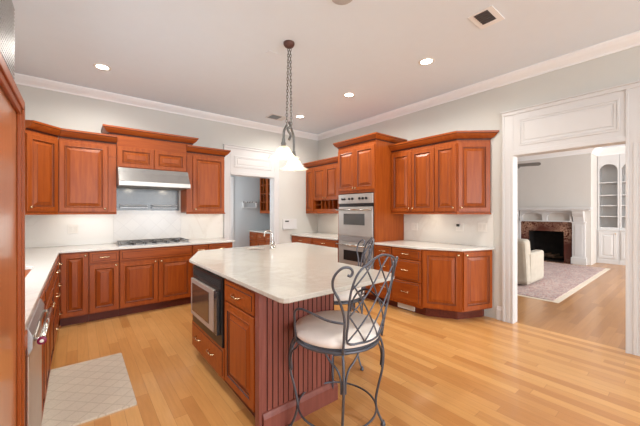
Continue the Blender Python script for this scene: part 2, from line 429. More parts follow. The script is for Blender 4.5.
def casing_set(name, w0, w1, h, top, width, face, axis, inner, panel):
    """door casing with panelled header. axis 'y': wall y=face facing -y ; axis 'x': wall x=face facing -x (local u = -y)"""
    mb = MB(); t = .025
    def strip(u0, u1, z0, z1, d0, d1): mb.box(u0, u1, -d1, -d0, z0, z1)
    for a, b_ in ((w0-width, w0), (w1, w1+width)):
        strip(a, b_, 0, top, 0, t)
        strip(a, a+.022, 0, top, t, t+.008); strip(b_-.016, b_, 0, h if a < w0 or 1 else top, t, t+.005)
        strip((a+b_)/2-.008, (a+b_)/2+.022, .0, h-.02, t, t+.004)
    strip(w0, w1, h, top, 0, t); strip(w0-width, w1+width, top-.04, top, t, t+.014)
    strip(w0-width-.012, w1+width+.012, top, top+.014, 0, t+.03)
    strip(w0, w1, h, h+.05, t, t+.007)
    p0, p1, q0, q1 = panel
    for k, (dd, dz) in enumerate(((0, .008), (.022, .005))):
        a, b_, c_, d_ = p0+dd, p1-dd, q0+dd, q1-dd; s_ = .02
        strip(a, b_, c_, c_+s_, t, t+dz); strip(a, b_, d_-s_, d_, t, t+dz)
        strip(a, a+s_, c_+s_, d_-s_, t, t+dz); strip(b_-s_, b_, c_+s_, d_-s_, t, t+dz)
    strip(p0+.06, p1-.06, q0+.06, q1-.06, t, t+.005)
    # jamb lining
    mb.box(w0-.004, w0+.003, 0, inner, 0, h); mb.box(w1-.003, w1+.004, 0, inner, 0, h); mb.box(w0, w1, 0, inner, h-.004, h+.004)
    R = Matrix.Translation((0, face, 0)) if axis == 'y' else Matrix.Translation((face, 0, 0)) @ Matrix.Rotation(-PI/2, 4, 'Z')
    mb.xf(R); return struct(mb, name, 'trim', bevel=.002)
casing_set('trim_2', D0, D1, DH, 2.56, .115, B, 'y', .14, (2.215, 2.975, 2.18, 2.39))
casing_set('trim_3', -O1, -O0, DH+.01, 2.595, .118, W, 'x', .11, (-1.345, -.475, 2.165, 2.49))

# butler's pantry behind the back doorway
PY = 6.93
mb = MB().box(1.8, 4.0, PY, PY+.1, 0, 2.75); mb.box(3.92, 4.0, B+.14, PY, 0, 2.75); mb.box(1.8, 1.9, B+.14, PY, 0, 2.75)
struct(mb, 'wall_pantry', 'pantry')
struct(MB().box(2.80, 2.90, PY-.03, PY, 0, 2.1).box(2.2, 2.8, PY-.035, PY, 0, 2.0).box(2.1, 2.9, PY-.03, PY, 2.1, 2.2), 'door_1', 'trim', bevel=.003)

# living room shell
FX, BX = 10.25, 11.0
mb = MB().box(11.6, 11.72, -2.6, 6.2, 0, CZ); mb.box(FX, 11.6, 1.70, 3.62, 1.45, CZ)
mb.box(W+.11, 11.6, 6.2, 6.3, 0, CZ)
mb.box(FX+.0, 11.6, 1.70, 2.07, 0, 1.45); mb.box(FX, 11.6, 3.25, 3.62, 0, 1.45)
mb.box(FX, 11.6, 2.07, 3.25, 1.08, 1.45); mb.box(FX+.55, 11.6, 2.07, 3.25, 0, 1.08)
struct(mb, 'wall_living_far', 'living_wall')
mb = MB().box(W+.11, 5.8, -2.6, -2.5, 0, CZ); mb.box(10.2, 11.6, -2.6, -2.5, 0, CZ); mb.box(5.8, 10.2, -2.6, -2.5, 0, .6); mb.box(5.8, 10.2, -2.6, -2.5, 2.8, CZ)  # unseen window gap added for the living room fill lamp
struct(mb, 'wall_living_side', 'living_wall')
cpl = [(a, z-.0) for a, z in cp]
struct(MB().sweep([(FX, 3.62), (FX, 1.70), (BX, 1.70), (BX, -2.5)][::1], [(a*1.4, CZ-(CZ-z)*1.8) for a, z in cp]), 'trim_4', 'crown')

# ------------------------------------------------------------------ cabinet pieces (local: x right, -y towards the viewer, z up)
def panel_mesh(w_, h_, x0=0, z0=0, y=0, th=.02, stile=.058, flat=False):
    """raised-panel door: outer slab with nested rings"""
    if flat: stile = .022
    e = .003
    if h_ < .09 or w_ < .11: stile = min(stile, .2*min(h_, w_))
    big = not flat
    r = [(0, 0), (0, -th+e), (e, -th)]
    if big:
        r += [(stile-.010, -th), (stile-.004, -th-.003), (stile, -th+.006), (stile+.008, -th+.008), (stile+.012, -th+.010)]
        k = min(.034, .25*(min(w_, h_)-2*stile-.02)); k = max(k, .006)
        r += [(stile+.012+k, -th-.001), (stile+.014+k, -th-.003)]
    else:
        r += [(stile, -th), (stile+.004, -th-.004)]
    v = []; f = []
    for ins, d in r:
        v += [(x0+ins, y+d, z0+ins), (x0+w_-ins, y+d, z0+ins), (x0+w_-ins, y+d, z0+h_-ins), (x0+ins, y+d, z0+h_-ins)]
    for i in range(len(r)-1):
        for k in range(4):
            j = (k+1) % 4; f.append((i*4+k, i*4+j, (i+1)*4+j, (i+1)*4+k))
    n = (len(r)-1)*4; f.append((n, n+1, n+2, n+3)); f.append((3, 2, 1, 0))
    mb = MB().add(v, f)
    gl = (4, 5, 6) if big else (3,)
    if big and min(w_, h_) > .09: gl = (4, 6, 8)
    mb.glz = [q*4+k for q in gl for k in range(4)]
    return mb
def knob_mesh(x, y, z):
    mb = MB(); mb.lathe([(.006, 0), (.005, .012), (.013, .018), (.015, .024), (.010, .029), (.002, .031)], n=12)
    return mb.xf(Matrix.Translation((x, y, z)) @ Matrix.Rotation(PI/2, 4, 'X'))
def pull_mesh(x, y, z, L=.11, r=.006):
    pts = [(x-L/2, y, z), (x-L/2+.006, y-.024, z), (x-L*.2, y-.030, z-.004), (x, y-.028, z+.002), (x+L*.2, y-.030, z-.004), (x+L/2-.006, y-.024, z), (x+L/2, y, z)]
    return MB().tube(smooth_path(pts, 4), r, 6)
def door(parent, x0, x1, z0, z1, knob=None, y=0, name='door', hw='brass'):
    d = panel_mesh(x1-x0, z1-z0, x0, z0, y).build(name, 'wv', parent)
    if knob: knob_mesh(knob[0], y-.02, knob[1]).build('knob', hw, d, smooth=True)
    return d
def drawer(parent, x0, x1, z0, z1, pulls=None, y=0, flat=True, name='drawer'):
    d = panel_mesh(x1-x0, z1-z0, x0, z0, y, flat=flat).build(name, 'wx', parent)
    for px in (pulls if pulls is not None else [(x0+x1)/2]):
        pull_mesh(px, y-.024, (z0+z1)/2+.004).build('pull', 'brass', d, smooth=True)
    return d
ZB = .884
def base_unit(name, loc, rz, w_, label, group, depth=.60, toe_in=.07, cat='cabinet'):
    r_ = thing(name, loc, rz, label, cat, group)
    MB().box(0, w_, 0, depth, .11, ZB).build('body', 'wv', r_, bevel=.0015)
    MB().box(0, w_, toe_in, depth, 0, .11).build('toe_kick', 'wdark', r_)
    return r_
def crown_z(z, s=1.0): return [(o_*s, z+h_*s) for o_, h_ in CROWN]
RAIL = [(0, 0), (.012, 0), (.012, .010), (.006, .022), (0, .026)]
g = 'raised panel base cabinets along the back wall'
CF = 4.677       # carcass face of the back run (doors stand 20 mm proud)
# --- back run
u = base_unit('base_cabinet', (-.165, CF, 0), 0, .272, 'narrow full height cherry door cabinet in the left corner of the back run', g, B-CF-.005)
door(u, .012, .266, .125, .868, (.24, .835))
u = base_unit('base_cabinet', (.109, CF, 0), 0, .312, 'cherry base cabinet with one drawer over one door, left of the cooktop', g, B-CF-.005)
drawer(u, .008, .304, .735, .868); door(u, .008, .304, .125, .715, (.275, .69))
u = base_unit('cooktop_base_cabinet', (.423, CF, 0), 0, .898, 'wide cherry base cabinet with two doors under the gas cooktop', g, B-CF-.005)
drawer(u, .006, .892, .735, .868, []); door(u, .006, .444, .125, .715, (.412, .69)); door(u, .454, .892, .125, .715, (.486, .69))
u = base_unit('base_cabinet', (1.323, CF, 0), 0, .236, 'narrow cherry drawer cabinet just right of the cooktop', g, B-CF-.005)
drawer(u, .008, .228, .735, .868); drawer(u, .008, .228, .44, .715); drawer(u, .008, .228, .125, .42)
u = base_unit('base_cabinet', (1.561, CF, 0), 0, .385, 'cherry base cabinet at the doorway end of the back run', g, B-CF-.005)
drawer(u, .008, .377, .735, .868); door(u, .008, .188, .125, .715, (.165, .69)); door(u, .197, .377, .125, .715, (.22, .69))
# --- left run (faces +x)
LF = -.185
g = 'cherry base cabinets along the left wall'
def left_unit(name, y0, y1, label): return base_unit(name, (LF, y0, 0), PI/2, y1-y0, label, g, LF-LW-.005)
u = left_unit('base_cabinet', 4.06, 4.655, 'cherry drawer cabinet in the left run next to the back corner')
for z0, z1 in ((.735, .868), (.44, .715), (.125, .42)): drawer(u, .008, .48, z0, z1)
MB().box(.488, .59, -.018, 0, .125, .868).build('filler_strip', 'wv', u)
u = left_unit('base_cabinet', 3.50, 4.057, 'cherry drawer cabinet in the middle of the left run')
for z0, z1 in ((.735, .868), (.44, .715), (.125, .42)): drawer(u, .008, .549, z0, z1)
u = left_unit('sink_base_cabinet', 2.637, 3.497, 'cherry sink cabinet with two doors beyond the dishwasher')
drawer(u, .008, .852, .735, .868, []); door(u, .008, .426, .125, .715, (.395, .66)); door(u, .434, .852, .125, .715, (.465, .66))
u = left_unit('base_cabinet', 2.397, 2.634, 'narrow cherry door cabinet right beside the dishwasher')
door(u, .008, .229, .125, .868)
u = thing('dishwasher', (LF, 1.79, 0), PI/2, 'stainless steel dishwasher with bar handle beside the tall cherry fridge', 'dishwasher')
MB().box(.005, .598, .0, .56, .10, ZB-.004).build('body', 'steel_d', u)
MB().box(.008, .595, -.022, 0, .12, .745).build('door_panel', 'steel_s', u, bevel=.003)
MB().extrude_x([(0, .75), (-.022, .75), (-.034, .775), (-.034, .83), (-.020, .865), (0, .872)], .008, .595).build('control_panel', 'steel', u, bevel=.002)
h_ = MB().tube([(.03, -.062, .80), (.575, -.062, .80)], .012, 12)
for x in (.06, .545): h_.tube([(x, -.03, .80), (x, -.062, .80)], .008, 8)
h_ = h_.build('handle', 'chrome', u, smooth=True)
bd = MB().lathe([(.017, 0), (.017, .012), (.010, .015), (.002, .015)], n=16); bd.xf(Matrix.Translation((.03, -.062, .80)) @ Matrix.Rotation(-PI/2, 4, 'Y')); bd = bd.build('end_cap', 'badge', h_)
bd = MB().lathe([(.007, 0), (.007, .002), (.001, .003)], n=12); bd.xf(Matrix.Translation((.0149, -.062, .80)) @ Matrix.Rotation(-PI/2, 4, 'Y')); bd.build('cap_centre', 'white', h_)
u2 = MB()
for k in range(5): u2.box(.10+k*.045, .128+k*.045, -.0365, -.034, .795, .812)
u2.build('button', 'white', u)
# --- refrigerator column at the left edge
u = thing('refrigerator', (LF, .69, 0), PI/2, 'built-in refrigerator clad in cherry with a steel top grille, at the left edge', 'refrigerator')
MB().box(0, .91, .03, .60, 0, 2.14).build('body', 'wv', u)
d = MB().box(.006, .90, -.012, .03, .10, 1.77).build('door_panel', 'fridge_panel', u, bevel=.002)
fr = MB()
for k, (a, dp) in enumerate(((.0, .030), (.022, .024))):
    fr.box(.006+a, .90-a, -dp, -.012, 1.77-a-.022, 1.783-a); fr.box(.90-a-.022, .904-a, -dp, -.012, .10, 1.77-a)
fr.build('door_frame', 'wv', d, bevel=.003)
gr = MB().box(.01, .895, .0, .03, 1.80, 2.13)
for k in range(22): gr.box(.02, .885, -.004, .0, 1.815+k*.014, 1.821+k*.014)
gr.build('grille', 'steel', u)
u = thing('over_fridge_cabinet', (LF, .69, 0), PI/2, 'cherry cabinet fixed above the refrigerator at the top left edge', 'cabinet')
MB().box(0, .91, .01, .60, 2.16, 2.46).build('body', 'wv', u); door(u, .008, .45, 2.17, 2.44, y=.01); door(u, .458, .902, 2.17, 2.44, y=.01)
MB().sweep([(0, .01), (.91, .01), (.91, .60)], crown_z(2.46)).build('crown', 'wx', u)
u = base_unit('base_cabinet', (LF, 1.605, 0), PI/2, .18, 'narrow cherry filler cabinet between refrigerator and dishwasher', g, LF-LW-.005)
door(u, .008, .172, .125, .868)

# --- worktops
def rounded_rect(x0, x1, y0, y1, r=.04, n=4):
    o = []
    for cx_, cy_, a0 in ((x1-r, y1-r, 0), (x0+r, y1-r, PI/2), (x0+r, y0+r, PI), (x1-r, y0+r, 1.5*PI)):
        for k in range(n+1): a = a0+PI/2*k/n; o.append((cx_+r*math.cos(a), cy_+r*math.sin(a)))
    return o
sinkhole = rounded_rect(-.62, -.285, 2.77, 3.485)
poly = [(LW+.004, 1.605), (-.165, 1.605), (-.165, 4.632), (1.965, 4.632), (1.965, B-.004), (LW+.004, B-.004)]
tag(MB().prism(poly, ZB+.001, .914, [sinkhole], chamfer=.004).build('worktop', 'counter'), 'L-shaped white quartz worktop along the left and back walls', 'countertop')
s = thing('kitchen_sink', (-.4525, 3.1275, ZB), 0, 'undermounted sink in the white worktop of the left run', 'sink')
mb = MB(); o_ = rounded_rect(-.165, .165, -.355, .355)
top = [(x, y, 0.0) for x, y in o_]; bot = [(x*.92, y*.95, -.16) for x, y in o_]; n = len(o_)
mb.add(top+bot, [(i, (i+1) % n, n+(i+1) % n, n+i) for i in range(n)]+[tuple(range(n, 2*n))])
mb.build('basin', 'grout', s)  # tan colour stands in for wood reflected in a steel basin
poly = [(3.435, 2.995), (3.435, 2.262), (3.655, 1.795), (4.165, 1.622), (W-.004, 1.63), (W-.004, 2.995)]
tag(MB().prism(poly, ZB+.001, .914, chamfer=.004).build('worktop', 'counter'), 'white quartz worktop with clipped end on the right wall cabinets', 'countertop')
tag(MB().prism([(3.435, 3.85), (W-.004, 3.85), (W-.004, B-.004), (3.435, B-.004)], ZB+.001, .914, chamfer=.004).build('worktop', 'counter'), 'short white quartz worktop between the oven tower and the back corner', 'countertop')

# --- right wall base cabinets (face -x)
RF = 3.48
g = 'cherry base cabinets along the right wall'
def right_unit(name, ya, yb, label): return base_unit(name, (RF, ya, 0), -PI/2, ya-yb, label, g, W-RF-.005, .10)
u = right_unit('base_cabinet', 2.995, 2.703, 'narrow three drawer cherry cabinet touching the oven tower')
for z0, z1 in ((.735, .868), (.445, .722), (.15, .432)): drawer(u, .006, .286, z0, z1)
u = right_unit('base_cabinet', 2.700, 2.236, 'wide three drawer cherry cabinet in the right wall run')
for z0, z1 in ((.735, .868), (.445, .722), (.15, .432)): drawer(u, .006, .458, z0, z1)
vt = MB().box(.03, .30, .080, .0995, .018, .095)
for k in range(12): vt.box(.045+k*.0205, .052+k*.0205, .076, .080, .028, .085)
vt = vt.xf(Matrix.Translation((RF, 2.700, 0)) @ Matrix.Rotation(-PI/2, 4, 'Z')).build('floor_register', 'white')
tag(vt, 'white louvred air register in the toe kick below the drawers', 'air vent')
u = thing('corner_base_cabinet', (RF, 2.233, 0), 0, 'angled two door cherry base cabinet ending the right wall run', 'cabinet', g)
A0 = Vector((0, 0)); A1 = Vector((3.70-RF, 1.815-2.233)); A2 = Vector((4.165-RF, 1.655-2.233)); xb = W-RF-.005
MB().prism([(xb, 0), (0, 0), tuple(A1), tuple(A2), (xb, A2.y)], .13, ZB).build('body', 'wv', u)
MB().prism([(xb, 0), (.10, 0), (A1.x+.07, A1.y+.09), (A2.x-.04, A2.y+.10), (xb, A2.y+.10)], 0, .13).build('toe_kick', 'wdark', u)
def angled_door(par, P0, P1, z0, z1, knob_left, e=.012):
    d_ = P1-P0; L = d_.length; a = math.atan2(d_.y, d_.x)
    mb = panel_mesh(L-2*e, z1-z0, e, z0); T = Matrix.Translation((P0.x, P0.y, 0)) @ Matrix.Rotation(a, 4, 'Z')
    o_ = mb.xf(T).build('door', 'wv', par)
    kx = e+.03 if knob_left else L-e-.03
    kz = z1-.035 if z0 < 1 else z0+.05
    knob_mesh(kx, -.02, kz).xf(T).build('knob', 'brass', o_, smooth=True)
    return o_
angled_door(u, A0, A1, .15, .868, False); angled_door(u, A1, A2, .15, .868, True)
u = right_unit('base_cabinet', B-.01, 3.85, 'long cherry base cabinet between the oven tower and back corner')
drawer(u, .02, .70, .735, .868); drawer(u, .72, 1.41, .735, .868); door(u, .02, .36, .125, .715, (.33, .69)); door(u, .37, .70, .125, .715, (.40, .69)); door(u, .72, 1.06, .125, .715, (1.03, .69)); door(u, 1.07, 1.41, .125, .715, (1.10, .69))

# --- oven tower
u = thing('oven_cabinet', (RF, 3.84, 0), -PI/2, 'tall cherry tower with crown that houses the double oven', 'cabinet')
dp = W-RF-.005; wd = .83
mb = MB().box(0, wd, 0, dp, 1.67, 2.45).box(0, .032, 0, dp, .11, 1.67).box(wd-.032, wd, 0, dp, .11, 1.67).box(.032, wd-.032, 0, dp, .11, .40).box(.032, wd-.032, .5, dp, .40, 1.67)
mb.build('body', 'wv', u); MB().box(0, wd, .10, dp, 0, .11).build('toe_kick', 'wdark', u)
door(u, .012, .411, 1.715, 2.385, (.385, 1.75)); door(u, .419, .818, 1.715, 2.385, (.445, 1.75))
drawer(u, .012, .818, .13, .385, [.25, .58], flat=False)
MB().sweep([(0, dp), (0, 0), (wd, 0), (wd, dp)][::1], crown_z(2.45, .85)).build('crown', 'wx', u)
# double oven
ov = thing('double_oven', (RF, 3.84, .405), -PI/2, 'stainless steel double wall oven in the cherry tower', 'oven')
x0, x1 = .04, .79
MB().box(x0, x1, .0, .48, 0, 1.255).build('body', 'steel_d', ov)
cpn = MB().box(x0-.004, x1+.004, -.028, 0, 1.10, 1.25).build('control_panel', 'steel_o', ov, bevel=.003)
for kx in (.14, .19, .30, .37, .53, .60, .67):
    k = MB().lathe([(.020, 0), (.019, .018), (.016, .022), (.002, .023)], n=14).xf(Matrix.Translation((kx, -.028, 1.175)) @ Matrix.Rotation(PI/2, 4, 'X')).build('knob', 'black', cpn)
MB().box(x0, x1, -.012, 0, 1.048, 1.098).build('vent_strip', 'black', ov)
for tp_, z0, z1 in (('u', .575, 1.045), ('l', .03, .475)):
    d = MB().box(x0, x1, -.03, 0, z0, z1).build('oven_door', 'steel_o', ov, bevel=.004)
    zz = (z1-.29, z1-.11) if tp_ == 'u' else (z1-.30, z1-.135)
    MB().box(.165, .635, -.034, -.03, zz[0], zz[1]).build('window', 'glassblack' if tp_ == 'u' else 'black', d, bevel=.002)
    hb = MB().tube([(.03, -.075, z1-.045), (.80, -.075, z1-.045)], .013, 10)
    for x in (.07, .76): hb.tube([(x, -.03, z1-.045), (x, -.075, z1-.045)], .009, 8)
    hb.build('handle', 'chrome', d, smooth=True)
MB().box(x0, x1, -.026, 0, .48, .572).build('lower_control_panel', 'steel', ov, bevel=.003)

# --- wall cabinets
UZ0, UZ1 = 1.362, 2.30
UF = 3.85
g = 'cherry wall cabinets on the right wall'
def upper(name, loc, rz, w_, label, z0, z1, depth, g_): 
    r_ = thing(name, loc, rz, label, 'cabinet', g_); MB().box(0, w_, 0, depth, z0, z1).build('body', 'wv', r_, bevel=.0015); return r_
ud = W-UF-.005
u = upper('wall_cabinet', (UF, 3.005, 0), -PI/2, .74, 'two door cherry wall cabinet directly right of the oven tower', UZ0, UZ1, ud, g)
door(u, .008, .366, 1.375, 2.26, (.34, 1.42)); door(u, .374, .732, 1.375, 2.26, (.40, 1.42))
MB().sweep([(0, 0), (.74, 0)], crown_z(UZ1)).build('crown', 'wx', u); MB().sweep([(0, 0), (.74, 0)], [(a, UZ0-.026+z) for a, z in RAIL]).build('light_rail', 'wx', u)
u = thing('corner_wall_cabinet', (UF, 2.262, 0), 0, 'cherry wall cabinet with angled end door nearest the living room opening', 'cabinet', g)
A0 = Vector((0, 0)); A1 = Vector((0, 1.955-2.262)); A2 = Vector((4.165-UF, 1.675-2.262)); xb = ud
MB().prism([(xb, 0), (0, 0), tuple(A1), tuple(A2), (xb, A2.y)], UZ0, UZ1).build('body', 'wv', u)
angled_door(u, A0, A1, 1.375, 2.26, False, .006); angled_door(u, A1, A2, 1.375, 2.26, True, .012)
pth = [(0, 0), tuple(A1), tuple(A2), (xb, A2.y)]
MB().sweep(pth[:3], crown_z(UZ1), d1=(.747, .665)).build('crown', 'wx', u); MB().sweep(pth[:3], [(a, UZ0-.026+z) for a, z in RAIL], d1=(.747, .665)).build('light_rail', 'wx', u)
u = thing('wall_cabinet', (UF, B-.006, 0), -PI/2, 'cherry wall cabinet with wine cubbies in the back right corner', 'cabinet', g)
wd = B-.006-3.85
mb = MB().box(0, wd, 0, ud, 1.60, UZ1).box(0, .275, 0, ud, UZ0, 1.60).box(.275, wd, 0, ud, UZ0, 1.425).box(.275, wd, ud-.02, ud, 1.425, 1.60)
mb.build('body', 'wv', u)
div = MB()
for x in (.285, .50, .62, .74, .86, 1.00, 1.12, 1.26, 1.40): div.box(x, x+.012, .004, ud-.02, 1.425, 1.60)
div.box(.297, .50, .004, ud-.02, 1.508, 1.516)
div.build('cubby_divider', 'wv', u)
door(u, .012, .262, 1.375, 2.26)
for k in range(3): door(u, .278+k*.384, .278+k*.384+.376, 1.612, 2.26, (.278+k*.384+(.345 if k % 2 == 0 else .03), 1.65))
MB().sweep([(0, 0), (wd, 0)], crown_z(UZ1)).build('crown', 'wx', u); MB().sweep([(0, 0), (wd, 0)], [(a, UZ0-.026+z) for a, z in RAIL]).build('light_rail', 'wx', u)
# back wall uppers
g = 'cherry wall cabinets on the back wall'
BF = 4.95; bd_ = B-BF-.005; BZ0, BZ1 = 1.362, 2.29
u = thing('diagonal_wall_cabinet', (-.19, BF, 0), 0, 'diagonal cherry corner wall cabinet at the left of the back wall', 'cabinet', g)
A0 = Vector((-.27, -.27)); A1 = Vector((0, 0))
MB().prism([tuple(A0), (0, 0), (0, bd_), (-.60, bd_), (-.60, -.27)], BZ0, BZ1).build('body', 'wv', u)
angled_door(u, A0, A1, 1.375, 2.25, True, .012)
MB().sweep([tuple(A0), (0, 0)], crown_z(BZ1), d1=(1, 0), d0=(0, 1)).build('crown', 'wx', u); MB().sweep([tuple(A0), (0, 0)], [(a, BZ0-.026+z) for a, z in RAIL], d1=(1, 0)).build('light_rail', 'wx', u)
u = upper('wall_cabinet', (LW+.34, 4.675, 0), PI/2, .01, '', BZ0, BZ1, .01, None) if False else None
def pilaster(x0, x1, z0, z1, y=0):
    mb = MB().box(x0, x1, y-.014, y, z0, z1).box(x0-.004, x1+.004, y-.020, y, z0, z0+.05).box(x0-.004, x1+.004, y-.020, y, z1-.14, z1-.125)
    for k in range(2): a = x0+.012+(x1-x0-.024)*(k+.5)/2; mb.box(a-.008, a+.008, y-.018, y-.014, z0+.08, z1-.17)
    return mb
u = upper('wall_cabinet', (-.186, BF, 0), 0, .600, 'wide single door cherry wall cabinet left of the range hood', BZ0, BZ1, bd_, g)
door(u, .008, .500, 1.375, 2.25, (.47, 1.41)); pilaster(.512, .595, BZ0, 2.25).build('pilaster', 'wv', u)
MB().sweep([(0, 0), (.600, 0)], crown_z(BZ1), d0=(1, 1)).build('crown', 'wx', u); MB().sweep([(0, 0), (.600, 0)], [(a, BZ0-.026+z) for a, z in RAIL], d0=(1, 1)).build('light_rail', 'wx', u)
u = upper('wall_cabinet', (1.312, BF, 0), 0, .606, 'single door cherry wall cabinet between the range hood and doorway', BZ0, BZ1, bd_, g)
door(u, .096, .598, 1.375, 2.25, (.13, 1.41)); pilaster(.004, .087, BZ0, 2.25).build('pilaster', 'wv', u)
MB().sweep([(0, 0), (.606, 0), (.606, bd_)], crown_z(BZ1)).build('crown', 'wx', u); MB().sweep([(0, 0), (.606, 0), (.606, bd_)], [(a, BZ0-.026+z) for a, z in RAIL]).build('light_rail', 'wx', u)
u = thing('hood_cabinet', (.416, BF-.03, 0), 0, 'low two door cherry cabinet with tall crown above the steel range hood', 'cabinet', g)
hd = B-BF+.03-.005; hw = .893
MB().box(0, hw, 0, hd, 1.975, 2.29).box(-.085, hw+.085, 0, hd, 2.397, 2.44).box(0, hw, 0, hd, 2.29, 2.397).build('body', 'wx', u)
door(u, .008, .443, 1.985, 2.262); door(u, .450, .885, 1.985, 2.262)
MB().sweep([(-.085, hd), (-.085, 0), (hw+.085, 0), (hw+.085, hd)], crown_z(2.415, .95)).build('crown', 'wx', u)
# range hood and steel backguard
u = thing('range_hood', (.419, 4.70, 1.715), 0, 'stainless steel range hood under the small cherry cabinet', 'range hood')
MB().extrude_x([(.575, .0), (.012, .0), (0, .006), (0, .058), (.012, .066), (.05, .12), (.10, .19), (.13, .252), (.575, .252)], 0, .887).build('canopy', 'steel_h', u, bevel=.003)
lip = MB().box(-.0, .887, -.006, .0, .006, .062).build('lip', 'steel_o', u)
gp = thing('hood_backguard', (.44, B-.012, 1.392), 0, 'shiny steel wall panel with two narrow shelves below the hood', 'wall panel')
MB().box(0, .84, 0, .010, 0, .320).build('panel', metal('polished_steel_panel', (84, 84, 84), .27, (1, 1, 1)), gp)
for xa in (.04, .45):
    t_ = MB().tube([(xa, -.001, .075), (xa, -.07, .075), (xa+.35, -.07, .075), (xa+.35, -.001, .075)], .006, 6)
    t_.tube([(xa, -.07, .05), (xa+.35, -.07, .05)], .004, 6); t_.box(xa, xa+.35, -.07, -.001, .035, .041)
    t_.build('warming_shelf', 'steel', gp)
# backsplash
tag(MB().box(LW+.003, .405, B-.010, B-.001, .915, 1.36).build('backsplash', 'splash'), 'white marble backsplash left of the cooktop', 'backsplash')
tag(MB().box(.407, 1.315, B-.010, B-.001, .915, 1.390).build('backsplash', 'diag'), 'white marble tiles set diagonally behind the cooktop', 'backsplash')
tag(MB().box(1.317, 2.018, B-.010, B-.001, .915, 1.36).build('backsplash', 'splash'), 'white marble backsplash between the cooktop and doorway', 'backsplash')
bsr = tag(MB().box(W-.010, W-.001, 1.64, 3.005, .915, 1.36).build('backsplash', 'splash'), 'white marble backsplash slab with a grey vein on the right wall', 'backsplash')
tag(MB().box(W-.010, W-.001, 3.85, B-.002, .915, 1.36).build('backsplash', 'splash'), 'white marble backsplash beyond the oven tower', 'backsplash')
def outlet(loc, rz, label, plug=False):
    u = thing('wall_outlet', loc, rz, label, 'outlet', 'white wall outlets on the backsplash')
    MB().box(-.055, .055, -.006, 0, -.058, .058).build('plate', 'white', u, bevel=.002)
    for x in (-.025, .025): 
        r_ = MB().box(x-.017, x+.017, -.008, -.006, -.035, .035).build('receptacle', paint('receptacle_white', (222, 218, 210), .4), u)
    if plug: MB().box(-.030, .0, -.045, -.008, .010, .045).build('plug', 'black', u, bevel=.004)
outlet((-.048, B-.0105, 1.135), 0, 'white outlet on the backsplash left of the cooktop')
outlet((W-.0105, 2.80, 1.135), -PI/2, 'white outlet near the oven tower on the right backsplash')
outlet((W-.0105, 2.075, 1.155), -PI/2, 'white outlet holding a black plug on the right backsplash', True)
outlet((W-.0105, 1.77, 1.165), -PI/2, 'white outlet at the living room end of the right backsplash')

# --- cooktop
u = thing('gas_cooktop', (.42, 4.72, .9145), 0, 'steel gas cooktop with black grates on the back worktop', 'cooktop')
MB().box(0, .90, 0, .50, 0, .010).build('tray', 'steel', u, bevel=.003)
for k in range(3):
    gm = MB(); xa = .02+k*.29; xb_ = xa+.28
    for y in (.05, .25, .45): gm.tube([(xa, y, .036), (xb_, y, .036)], .007, 6)
    for x in (xa+.004, (xa+xb_)/2, xb_-.004): gm.tube([(x, .05, .036), (x, .45, .036)], .007, 6)
    for x in (xa+.01, xb_-.01):
        for y in (.05, .45): gm.tube([(x, y, .010), (x, y, .036)], .006, 6)
    gm.build('grate', 'black' if 0 else 'steel_d', u)
    for y in (.15, .35):
        MB().lathe([(.04, .010), (.042, .018), (.03, .024), (.002, .025)], ((xa+xb_)/2, y, 0), 16).build('burner', 'black', u)
for k in range(5): MB().lathe([(.017, .010), (.015, .032), (.002, .034)], (.18+k*.135, .022, 0), 12).build('knob', 'steel_d', u)

# ------------------------------------------------------------------ island
IB = [(.885, 1.66), (1.475, 1.66), (1.475, 2.15), (2.22, 2.95), (2.22, 3.56), (1.14, 3.56), (.885, 3.02)]
isl = thing('kitchen_island', (.873, 1.66, 0), 0, 'large cherry island with beadboard end and diagonal side in the middle of the room', 'kitchen island')
def bead(P0, P1, pitch=.038, dgr=.005):
    P0, P1 = Vector(P0), Vector(P1); d_ = P1-P0; L = d_.length; t = d_.normalized(); nr = Vector((t.y, -t.x)); n = round(L/pitch); o_ = []
    for k in range(n):
        a = P0+t*(L*k/n); b_ = P0+t*(L*(k+1)/n-.008); c_ = P0+t*(L*(k+1)/n-.004)-nr*dgr
        o_ += [(a.x, a.y), (b_.x, b_.y), (c_.x, c_.y)]
    return o_
outl = bead((.890, 1.66), (1.475, 1.66)) + bead((1.475, 1.66), (1.475, 2.15)) + bead((1.475, 2.15), (2.22, 2.95)) + bead((2.22, 2.95), (2.22, 3.56)) + [(2.22, 3.56), (1.14, 3.56), (.885, 3.02), (.885, 2.985), (1.40, 2.985), (1.40, 2.215), (.885, 2.215), (.885, 1.66)]
loc = lambda pts: [(p[0]-.885, p[1]-1.66) for p in pts]
mb = MB().prism(loc(outl), .11, ZB)
nb = len(outl)-8
mb.glz = [i for i in range(nb) if i % 3 in (1, 2)]
mb.build('body', 'bead', isl)
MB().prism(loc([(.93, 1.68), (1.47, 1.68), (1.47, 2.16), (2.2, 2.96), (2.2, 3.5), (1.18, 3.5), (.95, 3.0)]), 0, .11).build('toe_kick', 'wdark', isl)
MB().box(0, .52, .555, 1.325, .11, .335).build('drawer_box', 'wv', isl)
MB().box(-.018, .006, -.004, .05, 0, ZB).build('corner_post', 'bead', isl, bevel=.004)
bm_ = [(0, 0), (.020, 0), (.020, .105), (.014, .122), (.008, .135), (0, .140)]
MB().sweep(loc([(.892, 1.66), (1.475, 1.66), (1.475, 2.15), (2.22, 2.95), (2.22, 3.56)]), bm_).build('base_moulding', 'bead', isl, bevel=.001)
